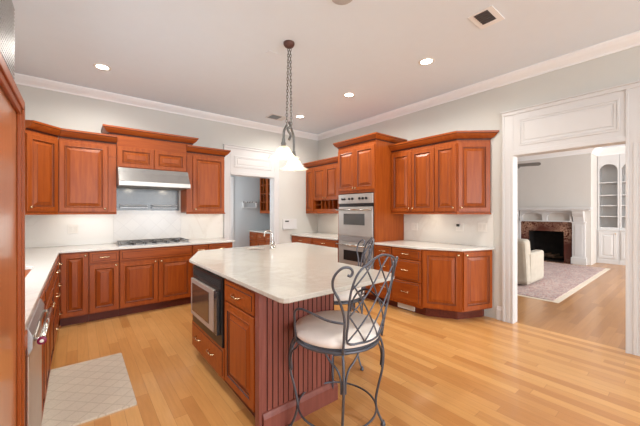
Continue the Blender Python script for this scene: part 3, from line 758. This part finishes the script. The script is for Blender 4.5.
# left side fronts: local frame facing -x ; u runs from far (y=3.02) to near
T = Matrix.Translation((0, 3.02-1.66, 0)) @ Matrix.Rotation(-PI/2, 4, 'Z')
def ifront(mb, name, mat, par=None, **k): return mb.xf(T).build(name, mat, par or isl, **k)
Y0 = 3.02
dw_ = ifront(panel_mesh(.80, .235, .004, .105, flat=True), 'drawer', 'wx')
for px in (.22, .56): pull_mesh(px, -.024, .235).xf(T).build('pull', 'brass', dw_, smooth=True)
d2 = ifront(panel_mesh(.475, .142, .822, .718, flat=True), 'drawer', 'wx'); pull_mesh(1.06, -.024, .792).xf(T).build('pull', 'brass', d2, smooth=True)
d3 = ifront(panel_mesh(.475, .585, .822, .12), 'door', 'wv')
MB().box(.006, .05, -.016, 0, .345, .872).xf(T).build('face_frame', 'wv', isl)
MB().box(.796, .812, -.010, 0, .12, .872).xf(T).build('face_frame', 'wv', isl)
mw = thing('built_in_microwave', (.848, 2.98, .342), -PI/2, 'steel and black microwave built into the left side of the island', 'microwave')
MB().box(.008, .748, .027, .50, 0, .524).build('trim_kit', 'black', mw)
MB().box(.008, .748, .0, .027, .0, .524).build('face', 'black', mw, bevel=.003)
for k in range(5): MB().box(.03, .72, -.004, .0, .445+k*.013, .451+k*.013).build('louvre', 'dark', mw)
fd = MB().box(.03, .62, -.024, -.001, .085, .415).build('door', 'steel_s', mw, bevel=.004)
MB().box(.075, .525, -.027, -.024, .125, .378).build('window', 'glassbrown', fd, bevel=.002)
MB().box(.632, .70, -.024, -.001, .085, .415).build('control_panel', 'glassblack', mw, bevel=.003)
IT = [(.832, 1.385), (.844, 1.358), (.872, 1.345), (1.735, 1.345), (1.77, 1.357), (1.825, 1.42), (1.836, 1.455), (1.836, 2.03), (2.555, 2.83), (2.575, 3.76), (1.14, 3.66), (1.09, 3.62), (.836, 3.05), (.832, 3.01)]
hole = [(1.72+.125*math.cos(2*PI*k/24), 3.42+.125*math.sin(2*PI*k/24)) for k in range(24)]
tag(MB().prism(IT, ZB+.001, .914, [hole], chamfer=.005).build('island_worktop', 'counter_i'), 'large pale quartz slab with clipped corners on the island', 'countertop')
s = thing('bar_sink', (1.72, 3.42, ZB), 0, 'small round steel prep sink in the island worktop', 'sink')
MB().lathe([(.128, 0), (.12, -.06), (.10, -.12), (.03, -.14), (.002, -.14)], n=24, open_=True).build('basin', 'steel', s, smooth=True)
fc = thing('faucet', (1.86, 3.26, .9145), math.radians(140), 'chrome gooseneck faucet beside the round sink on the island', 'faucet')
MB().lathe([(.028, 0), (.028, .012), (.018, .02), (.014, .06)], n=16).build('base', 'chrome', fc, smooth=True)
MB().tube(smooth_path([(0, 0, .05), (0, 0, .16), (.012, 0, .205), (.05, 0, .228), (.085, 0, .205), (.097, 0, .15)], 6), .009, 10).build('spout', 'chrome', fc, smooth=True)
MB().tube([(0, 0, .045), (0, .05, .06), (0, .085, .085)], [.008, .006, .005], 8).build('lever', 'chrome', fc, smooth=True)
fc = thing('soap_dispenser', (1.95, 3.36, .9145), math.radians(160), 'small chrome soap pump behind the island faucet', 'soap dispenser')
MB().lathe([(.018, 0), (.016, .03), (.006, .035), (.005, .07)], n=12).build('base', 'chrome', fc, smooth=True)
MB().tube([(0, 0, .068), (.03, 0, .075), (.06, 0, .062)], .006, 8).build('nozzle', 'chrome', fc, smooth=True)

# ------------------------------------------------------------------ stools  (local: +x = direction of the back)
def back_pt(s_, z):
    a = .266-1.6*s_*s_ + (.075+.2*abs(s_))*max(0, (z-.62)/.5)
    return (a, s_, z)
def make_stool(label, loc, rz):
    st = thing('bar_stool', loc, rz, label, 'bar stool', 'wrought iron swivel stools at the island')
    R = .262
    # seat
    MB().lathe([(.20, .580), (.235, .582), (.255, .596), (.255, .604), (.20, .606)], n=36).build('seat_pan', 'iron', st, smooth=True)
    MB().tube([(R*math.cos(2*PI*k/40), R*math.sin(2*PI*k/40), .592) for k in range(40)], .010, 8, closed=True).build('seat_ring', 'iron', st, smooth=True)
    MB().lathe([(.05, .607), (.245, .607), (.266, .618), (.272, .638), (.262, .657), (.22, .669), (.10, .675), (.002, .676)], n=40).build('seat_cushion', 'cushion', st, smooth=True)
    MB().lathe([(.055, .545), (.10, .560), (.10, .582)], n=20).build('swivel', 'iron', st)
    # back
    r = .0072
    for sg in (-1, 1):
        pts = [back_pt(sg*s_, z) for s_, z in ((.185, .592), (.192, .70), (.207, .80), (.245, .90), (.285, .975), (.290, 1.035), (.265, 1.078), (.232, 1.082), (.210, 1.060), (.215, 1.036), (.230, 1.040))]
        MB().tube(smooth_path(pts, 5), [r]*51, 8).build('back_post', 'iron', st, smooth=True)
    inner = [(-.168, .655), (-.184, .78), (-.196, .88), (-.196, .97), (-.176, 1.05), (-.11, 1.105), (0, 1.130), (.11, 1.105), (.176, 1.05), (.196, .97), (.196, .88), (.184, .78), (.168, .655), (.08, .640), (0, .636), (-.08, .640)]
    MB().tube(smooth_path([back_pt(*p) for p in inner], 4, True), .0065, 8, closed=True).build('back_frame', 'iron', st, smooth=True)
    # lattice clipped to the inner frame
    poly = [tuple(p) for p in inner]
    def inside(x, y):
        c_ = False
        for i in range(len(poly)):
            (x1_, y1_), (x2_, y2_) = poly[i], poly[i-1]
            if (y1_ > y) != (y2_ > y) and x < (x2_-x1_)*(y-y1_)/(y2_-y1_)+x1_: c_ = not c_
        return c_
    lat = MB(); sl = 1.35; sp = .165
    for sg in (-1, 1):
        for k in range(-5, 6):
            run = []
            for i in range(121):
                s_ = -.20+.40*i/120; z = .89+sg*sl*s_+k*sp
                if inside(s_, z): run.append(back_pt(s_, z))
                elif run: break
            if len(run) > 6: lat.tube(run[::4]+[run[-1]], .0046, 6)
    lat.build('back_lattice', 'iron', st, smooth=True)
    # arms
    C = lambda deg, rr, z: (rr*math.cos(math.radians(deg)), rr*math.sin(math.radians(deg)), z)
    for sg in (-1, 1):
        pts = [C(sg*41, .311, .770), C(sg*58, .300, .782), C(sg*78, .30, .812), C(sg*90, .305, .820), C(sg*102, .30, .79), C(sg*110, .285, .71), C(sg*112, .272, .592)]
        MB().tube(smooth_path(pts, 6), .0068, 8).build('arm', 'iron', st, smooth=True)
    # legs
    for q in range(4):
        a = 49+90*q
        lg = MB().tube(smooth_path([C(a, .258, .590), C(a, .285, .545), C(a, .300, .46), C(a, .292, .36), C(a, .268, .26), C(a, .250, .160), C(a, .262, .09), C(a, .288, .03), C(a, .300, .006)], 5), .0078, 8)
        lg.lathe([(.016, 0), (.017, .006), (.012, .022), (.009, .03)], C(a, .298, 0), 10)
        lg.build('leg', 'iron', st, smooth=True)
        for sg in (-1, 1):
            MB().tube(smooth_path([C(a+sg*22, .256, .586), C(a+sg*15, .264, .545), C(a+sg*6, .282, .505), C(a+sg*2.6, .291, .45), C(a+sg*2.4, .285, .38)], 5), .006, 6).build('bracket', 'iron', st, smooth=True)
    MB().tube([C(360*k/48, .246, .147) for k in range(48)], .0062, 8, closed=True).build('foot_ring', 'iron', st, smooth=True)
    return st
make_stool('wrought iron bar stool with cream round seat in front of the beadboard end', (1.287, 1.433, 0), math.radians(-84))
make_stool('wrought iron bar stool half hidden behind the nearer one, at the diagonal side', (1.875, 2.11, 0), math.radians(-40))

# ------------------------------------------------------------------ pendant
pn = thing('pendant_light', (1.652, 2.557, CZ), 0, 'cluster pendant with two bell glass shades hanging over the island', 'pendant light')
MB().lathe([(.056, 0), (.055, -.018), (.044, -.036), (.026, -.048), (.008, -.056)], n=24).build('canopy', 'bronze', pn, smooth=True)
def chain(p0, p1):
    p0, p1 = Vector(p0), Vector(p1); d_ = p1-p0; L = d_.length; t = d_.normalized(); n = int(L/.030); mb = MB()
    u_ = t.orthogonal().normalized(); v_ = t.cross(u_)
    for k in range(n):
        c_ = p0+t*((k+.5)*L/n); x_ = u_ if k % 2 else v_
        mb.tube([c_+t*(.020*math.cos(2*PI*i/10))+x_*(.009*math.sin(2*PI*i/10)) for i in range(10)], .0034, 5, closed=True)
    return mb
offs = [(-.135, -.145, -1.00), (.10, .135, -1.10), (-.0, .0, -.80)]
fw = Vector((.6255, .7802)); rt = Vector((.7802, -.6255))
sh = [(rt*-.040-fw*.11, -1.085), (rt*.040+fw*.11, -1.165)]
for k, (o_, z) in enumerate(sh):
    c_ = (o_.x, o_.y)
    top = (rt*(-.006 if k == 0 else .014))
    hub = (o_.x*.45, o_.y*.45, -.84)
    chain((top.x, top.y, -.052), hub).build('chain', 'pewter', pn, smooth=True)
    arm = MB().tube(smooth_path([hub, (o_.x*.62, o_.y*.62, -.865), (o_.x*.9, o_.y*.9, -.905), (c_[0], c_[1], -.955), (c_[0], c_[1], z+.085)], 6), .0125, 8).build('stem', 'pewter', pn, smooth=True)
    MB().lathe([(.010, .11), (.016, .10), (.020, .07), (.026, .055), (.024, .03), (.030, .018)], (c_[0], c_[1], z), 16).build('socket', 'pewter', pn, smooth=True)
    p_ = [(.030, .026), (.050, .016), (.066, -.006), (.076, -.034), (.092, -.058), (.118, -.076), (.148, -.084)]
    p_ = [tuple(q) for q in p_]; p2 = p_ + [(r_-.003, z_-.003) for r_, z_ in p_[::-1]]
    MB().lathe(p_, (c_[0], c_[1], z), 48, flute=.05, fn=8, open_=True).build('shade', 'shade', pn, smooth=True)
    MB().ball((c_[0], c_[1], z-.045), .034, 10, 1.2).build('bulb', 'bulb', pn, smooth=True)
    l = bpy.data.lights.new('pendant_glow', 'POINT'); l.energy = 2.5; l.color = WARM; l.shadow_soft_size = .03
    o = bpy.data.objects.new('pendant_glow', l); col.objects.link(o); o.location = (1.652+c_[0], 2.557+c_[1], CZ+z-.12)
MB().tube(smooth_path([(0, 0, -.79), (.025, .01, -.83), (-.02, -.01, -.87), (.02, .0, -.92), (.0, .0, -.97)], 6), .013, 8).build('scroll', 'pewter', pn, smooth=True)

# ------------------------------------------------------------------ ceiling fittings
g = 'recessed ceiling lights'
spots = [(.227, 4.343, 'recessed light over the left worktop corner'), (3.062, 1.904, 'recessed light nearest the living room opening'),
         (3.059, 3.146, 'middle recessed light of the three on the right'), (3.077, 4.405, 'recessed light beside the pendant chains, nearest the back corner'),
         (.227, 1.904, 'recessed light above the dishwasher, just above the top of the frame')]  # the can over the dishwasher is an added lamp, out of view
for x, y, lab in spots:
    u = thing('recessed_light', (x, y, CZ), 0, lab, 'ceiling light', g)
    MB().lathe([(.060, -.001), (.062, -.005), (.085, -.006), (.088, 0)], n=28, open_=True).build('trim_ring', 'white', u, smooth=True)
    MB().lathe([(.061, -.002), (.030, -.004), (.001, -.004)], n=24, open_=True).build('lens', 'can', u, smooth=True)
    l = bpy.data.lights.new('recessed_beam', 'SPOT'); l.energy = 84; l.spot_size = 2.9; l.spot_blend = .6; l.color = (1, .955, .885); l.shadow_soft_size = .06
    o = bpy.data.objects.new('recessed_beam', l); col.objects.link(o); o.location = (x, y, CZ-.012)
def ceil_vent(x, y, label, w_=.19, h2=.14, off=0):
    u = thing('ceiling_vent', (x, y, CZ), 0, label, 'air vent', 'ceiling air vents')
    MB().box(-w_-.03, w_+.03, -h2-.0, h2, -.006, 0).build('plate', 'trim', u, bevel=.002)
    MB().box(-w_+.03, w_*.35, -h2+.05, h2-.05, -.008, -.006).build('opening', 'dark', u)
    mb = MB()
    for k in range(5): xx = -w_+.055+k*(w_*1.25)/5; mb.box(xx, xx+.006, -h2+.05, h2-.05, -.014, -.008)
    mb.build('louvre', 'pewter', u)
u = thing('ceiling_vent', (2.78, 1.15, CZ), 0, 'white ceiling vent with dark louvres, in front near the opening', 'air vent', 'ceiling air vents')
MB().box(-.135, .135, -.10, .10, -.006, 0).build('plate', 'crown', u, bevel=.002)
MB().box(-.115, .07, -.055, .055, -.008, -.006).build('opening', 'steel_d', u)
mb = MB()
for k in range(6): mb.box(-.112+k*.032, -.104+k*.032, -.055, .055, -.012, -.008)
mb.build('louvre', 'pewter', u)
u = thing('ceiling_vent', (2.76, 4.70, CZ), 0, 'small dark ceiling vent beside the pendant chains near the back wall', 'air vent', 'ceiling air vents')
MB().box(-.15, .19, -.13, .13, -.006, 0).build('plate', 'trim', u, bevel=.002)
MB().box(-.12, .07, -.10, .10, -.008, -.006).build('opening', 'steel_d', u)
tag(MB().lathe([(.09, 0), (.088, -.010), (.075, -.014), (.002, -.014)], (1.62, 1.74, CZ), 32).build('ceiling_speaker', paint('speaker_grille', (186, 184, 184), .7), smooth=True), 'round grey ceiling speaker cut off by the top of the frame', 'speaker')
tag(MB().box(1.56, 1.72, 2.80, 2.87, CZ-.004, CZ).build('ceiling_plate', 'ceil'), 'small blank plate on the ceiling left of the pendant', 'cover plate')

# ------------------------------------------------------------------ phone shelf, pantry contents
u = thing('wall_intercom', (3.415, B, 1.03), 0, 'white wall box with a dark slot right of the back doorway', 'intercom')
MB().box(-.165, .165, -.035, 0, 0, .19).build('body', 'trim', u, bevel=.004); MB().box(-.165, .165, -.06, 0, -.015, 0).build('ledge', 'trim', u)
MB().box(-.12, -.03, -.038, -.035, .135, .160).build('slot', 'black', u)
u = thing('pantry_base_cabinet', (3.33, 6.915, 0), -PI/2, 'dark cherry base cabinet seen through the back doorway', 'cabinet')
MB().box(0, 1.2, 0, .585, .1, ZB).build('body', 'wv', u); MB().box(0, 1.2, .07, .585, 0, .1).build('toe_kick', 'wdark', u)
for k in range(3): drawer(u, .01+k*.40, .39+k*.40, .70, .868); drawer(u, .01+k*.40, .39+k*.40, .12, .685, [], flat=False, name='door')
tag(MB().prism([(3.30, 5.70), (3.915, 5.70), (3.915, 6.925), (3.30, 6.925)], ZB+.001, .914, chamfer=.004).build('pantry_worktop', 'counter'), 'white worktop on the pantry cabinet beyond the doorway', 'countertop')
u = thing('glass_door_cabinet', (3.59, 6.87, 0), -PI/2, 'cherry wall cabinet with glass panes seen through the back doorway', 'cabinet')
MB().box(0, 1.1, .30, .325, 1.33, 2.3).box(0, 1.1, 0, .30, 1.33, 1.36).box(0, 1.1, 0, .30, 2.27, 2.3).box(0, .02, 0, .30, 1.36, 2.27).box(1.08, 1.1, 0, .30, 1.36, 2.27).box(.02, 1.08, .02, .30, 1.80, 1.82).build('body', 'wv', u)
for k in range(3):
    xa = .005+k*.365; xb_ = xa+.36
    f_ = MB().box(xa, xa+.05, -.02, 0, 1.335, 2.295).box(xb_-.05, xb_, -.02, 0, 1.335, 2.295).box(xa+.05, xb_-.05, -.02, 0, 1.335, 1.40).box(xa+.05, xb_-.05, -.02, 0, 2.235, 2.295).box((xa+xb_)/2-.01, (xa+xb_)/2+.01, -.018, -.002, 1.40, 2.235)
    for z in (1.60, 1.81, 2.02): f_.box(xa+.05, xb_-.05, -.018, -.002, z, z+.018)
    f_ = f_.build('door', 'wv', u); MB().box(xa+.05, xb_-.05, -.008, -.005, 1.40, 2.235).build('pane', 'glass', f_)
u = thing('wall_rack', (3.31, PY, 1.50), 0, 'white wall rack with dark pegs on the grey pantry wall', 'rack')
MB().box(-.19, .19, -.02, 0, .09, .125).box(-.19, .19, -.08, 0, -.04, -.02).build('board', 'trim', u)
for x in (-.165, -.06, 0, .06, .165): MB().tube([(x, -.02, .105), (x, -.05, .10), (x, -.055, .125)], .007, 6).build('peg', 'black', u)
for x in (-.18, .16): MB().box(x, x+.02, -.07, 0, -.02, .09).build('bracket', 'trim', u)

# ------------------------------------------------------------------ kitchen mat
u = thing('kitchen_mat', (.06, 2.97, 0), 0, 'beige trellis patterned mat on the floor by the dishwasher', 'mat')
MB().prism(rounded_rect(-.262, .268, -.49, .49, .012, 2), .004, .018).build('weave', 'mat', u)
MB().prism(rounded_rect(-.266, .272, -.498, .494, .012, 2), 0.0, .004).build('backing', 'grout', u)

# ------------------------------------------------------------------ living room
fp = thing('fireplace', (FX, 2.66, 0), -PI/2, 'white mantel fireplace with red marble surround in the living room', 'fireplace')
# local x = 2.66 - y ; right end of mantel at y=1.70 -> x=+.96
mb = MB().box(-.60, -.41, -.02, .04, 0, 1.10).box(.41, .60, -.02, .04, 0, 1.10).box(-.41, .41, -.02, .04, .834, 1.10)
mb.build('marble_surround', 'marble', fp, bevel=.003)
MB().box(-.62, .62, -.22, -.03, 0, .012).build('hearth', 'marble', fp)
fb = MB().box(-.41, .41, .50, .53, 0, .834).box(-.43, -.41, .041, .53, 0, .85).box(.41, .43, .041, .53, 0, .85).box(-.43, .43, .041, .53, .85, .87).box(-.41, .41, .0, .53, 0, .010).build('firebox', 'firebox', fp)
for sg in (-1, 1):
    a, b_ = sorted((sg*.60, sg*.86))
    mb = MB().box(a, b_, -.10, 0, .18, 1.10).box(a-.02, b_+.03, -.13, 0, 0, .18).box(a-.015, b_+.015, -.115, 0, 1.08, 1.11)
    mb.box(a+.05, b_-.05, -.112, -.10, .24, 1.03)
    mb.build('pilaster', 'trim', fp, bevel=.004)
    MB().extrude_x([(0, 1.11), (-.10, 1.11), (-.12, 1.16), (-.15, 1.24), (-.22, 1.33), (-.24, 1.40), (0, 1.40)], a+.02, b_-.02).build('corbel', 'trim', fp, bevel=.003)
hl = []
for cx_ in (-.30, .30): hl.append([(cx_-.25, 1.13), (cx_+.25, 1.13)]+[(cx_+.25*math.cos(PI*k/14), 1.24+.11*math.sin(PI*k/14)) for k in range(15)])
MB().prism([(-.60, 1.10), (.60, 1.10), (.60, 1.40), (-.60, 1.40)], 0, .11, hl).xf(Matrix.Rotation(PI/2, 4, 'X')).build('frieze', 'trim', fp)
MB().box(-.96, .96, -.26, 0, 1.40, 1.43).box(-1.0, 1.0, -.29, 0, 1.43, 1.485).build('mantel_shelf', 'trim', fp, bevel=.004)
mb = MB(); random.seed(3)
for k in range(5): 
    a = random.uniform(-.4, .4); x = -.2+.1*k; mb.tube([(x-.12, .25+.05*(k % 3), .08+.03*(k % 2)), (x+.14, .28+.05*((k+1) % 3), .10+.07*(k % 2))], .03, 8)
tag(mb.xf(Matrix.Translation((FX, 2.66, 0)) @ Matrix.Rotation(-PI/2, 4, 'Z')).build('firewood', paint('charred_wood', (84, 66, 52), .9, .3), smooth=True), 'charred logs lying in the fireplace', 'firewood', kind='stuff')
# bookcases in the recess, face x = BX, going right (towards -y)
def arch_front(w_, x_in, z0, zs, ztop, top):
    """face board w_ wide with an arched hole"""
    r_ = w_/2-x_in; o_ = [(0, z0), (w_, z0), (w_, top), (0, top)]
    h2 = [(x_in, z0+.08), (w_-x_in, z0+.08)]+[(w_/2+r_*math.cos(PI*k/14), zs+r_*math.sin(PI*k/14)) for k in range(15)]
    mb = MB().prism(o_, 0, .03, [h2]); return mb.xf(Matrix.Rotation(PI/2, 4, 'X')).xf(Matrix.Translation((0, .03, 0)))
for k, lab in enumerate(('arched white built-in bookcase right of the fireplace', 'second arched white bookcase cut off by the door casing')):
    u = thing('bookcase', (BX, 1.69-k*.43, 0), -PI/2, lab, 'bookcase', 'white built-in bookcases')
    wk = .425
    arch_front(wk, .035, .88, 2.46, 2.6, 3.0).build('arched_front', 'trim', u)
    MB().box(0, .02, .03, .35, .88, 3.0).box(wk-.02, wk, .03, .35, .88, 3.0).box(.02, wk-.02, .33, .35, .88, 3.0).build('carcass', 'trim', u)
    for z in (1.235, 1.523, 1.80, 2.14): MB().box(.02, wk-.02, .035, .33, z, z+.025).build('shelf', 'trim', u)
    MB().box(0, wk, -.05, .35, 0, .87).build('lower_cabinet', 'trim', u)
    MB().box(-.0, wk, -.075, .35, .87, .90).build('ledge', 'trim', u, bevel=.003); MB().box(0, wk, -.07, -.05, 0, .10).build('plinth', 'trim', u, bevel=.003)
    d = panel_mesh(.35, .70, .035, .14, -.05).build('door', 'trim', u); knob_mesh(.36, -.07, .80).build('knob', 'brass', d)
# rug
u = thing('area_rug', (5.62, 1.30, 0), 0, 'patterned oriental rug with cream border in the living room', 'rug')
MB().prism([(.08, .08), (4.30, .08), (4.30, 3.36), (.08, 3.36)], .003, .011).build('weave', 'rug', u)
MB().prism([(0, 0), (4.38, 0), (4.38, 3.44), (0, 3.44)], 0, .003).build('border', 'rug_edge', u)
u = None
# armchair (faces +x)
ac = thing('armchair', (6.30, 1.90, .012), 0, 'cream slipcovered armchair standing on the rug, facing the fireplace', 'armchair')
MB().prism([(.05, .02), (.95, .02), (.95, .88), (.05, .88)], .02, .40, chamfer=.02).build('skirted_base', 'slip', ac, bevel=.01)
MB().extrude_x([(0, 0), (0, 0), (0, 0)], 0, 0) if False else None
bk = MB().add([(.0, .0, .05), (.0, .90, .05), (.34, .90, .05), (.34, .0, .05), (-.03, .03, .83), (-.03, .87, .83), (.24, .87, .86), (.24, .03, .86)], [(0, 1, 2, 3), (4, 7, 6, 5), (0, 4, 5, 1), (1, 5, 6, 2), (2, 6, 7, 3), (3, 7, 4, 0)])
bk.build('backrest', 'slip', ac, bevel=.05)
for y in (0, .74):
    MB().prism([(.16, y), (.92, y), (.92, y+.16), (.16, y+.16)], .03, .60, chamfer=.03).build('armrest', 'slip', ac, bevel=.02)
MB().prism([(.20, .17), (.94, .17), (.94, .73), (.20, .73)], .405, .52, chamfer=.03).build('seat_cushion', 'slip', ac, bevel=.02)
# ceiling fan
fn = thing('ceiling_fan', (8.62, 3.08, CZ), 0, 'ceiling fan whose dark blade tips show in the living room opening', 'ceiling fan')
MB().tube([(0, 0, 0), (0, 0, -.25)], .014, 10).build('rod', 'pewter', fn); MB().lathe([(.02, -.22), (.10, -.25), (.11, -.53), (.05, -.57), (.002, -.58)], n=20).build('motor', 'pewter', fn, smooth=True)
bl_m = paint('grey_fan_blade', (120, 118, 114), .5)
for k in range(5):
    a = math.radians(-38.7+36+72*k); R_ = Matrix.Rotation(a, 4, 'Z')
    MB().prism([(.10, -.03), (.22, -.065), (.68, -.075), (.72, -.04), (.72, .04), (.68, .075), (.22, .065), (.10, .03)], .0, .01).xf(Matrix.Rotation(math.radians(-24), 4, 'X')).xf(Matrix.Translation((0, 0, -.52))).xf(R_).build('blade', bl_m, fn)
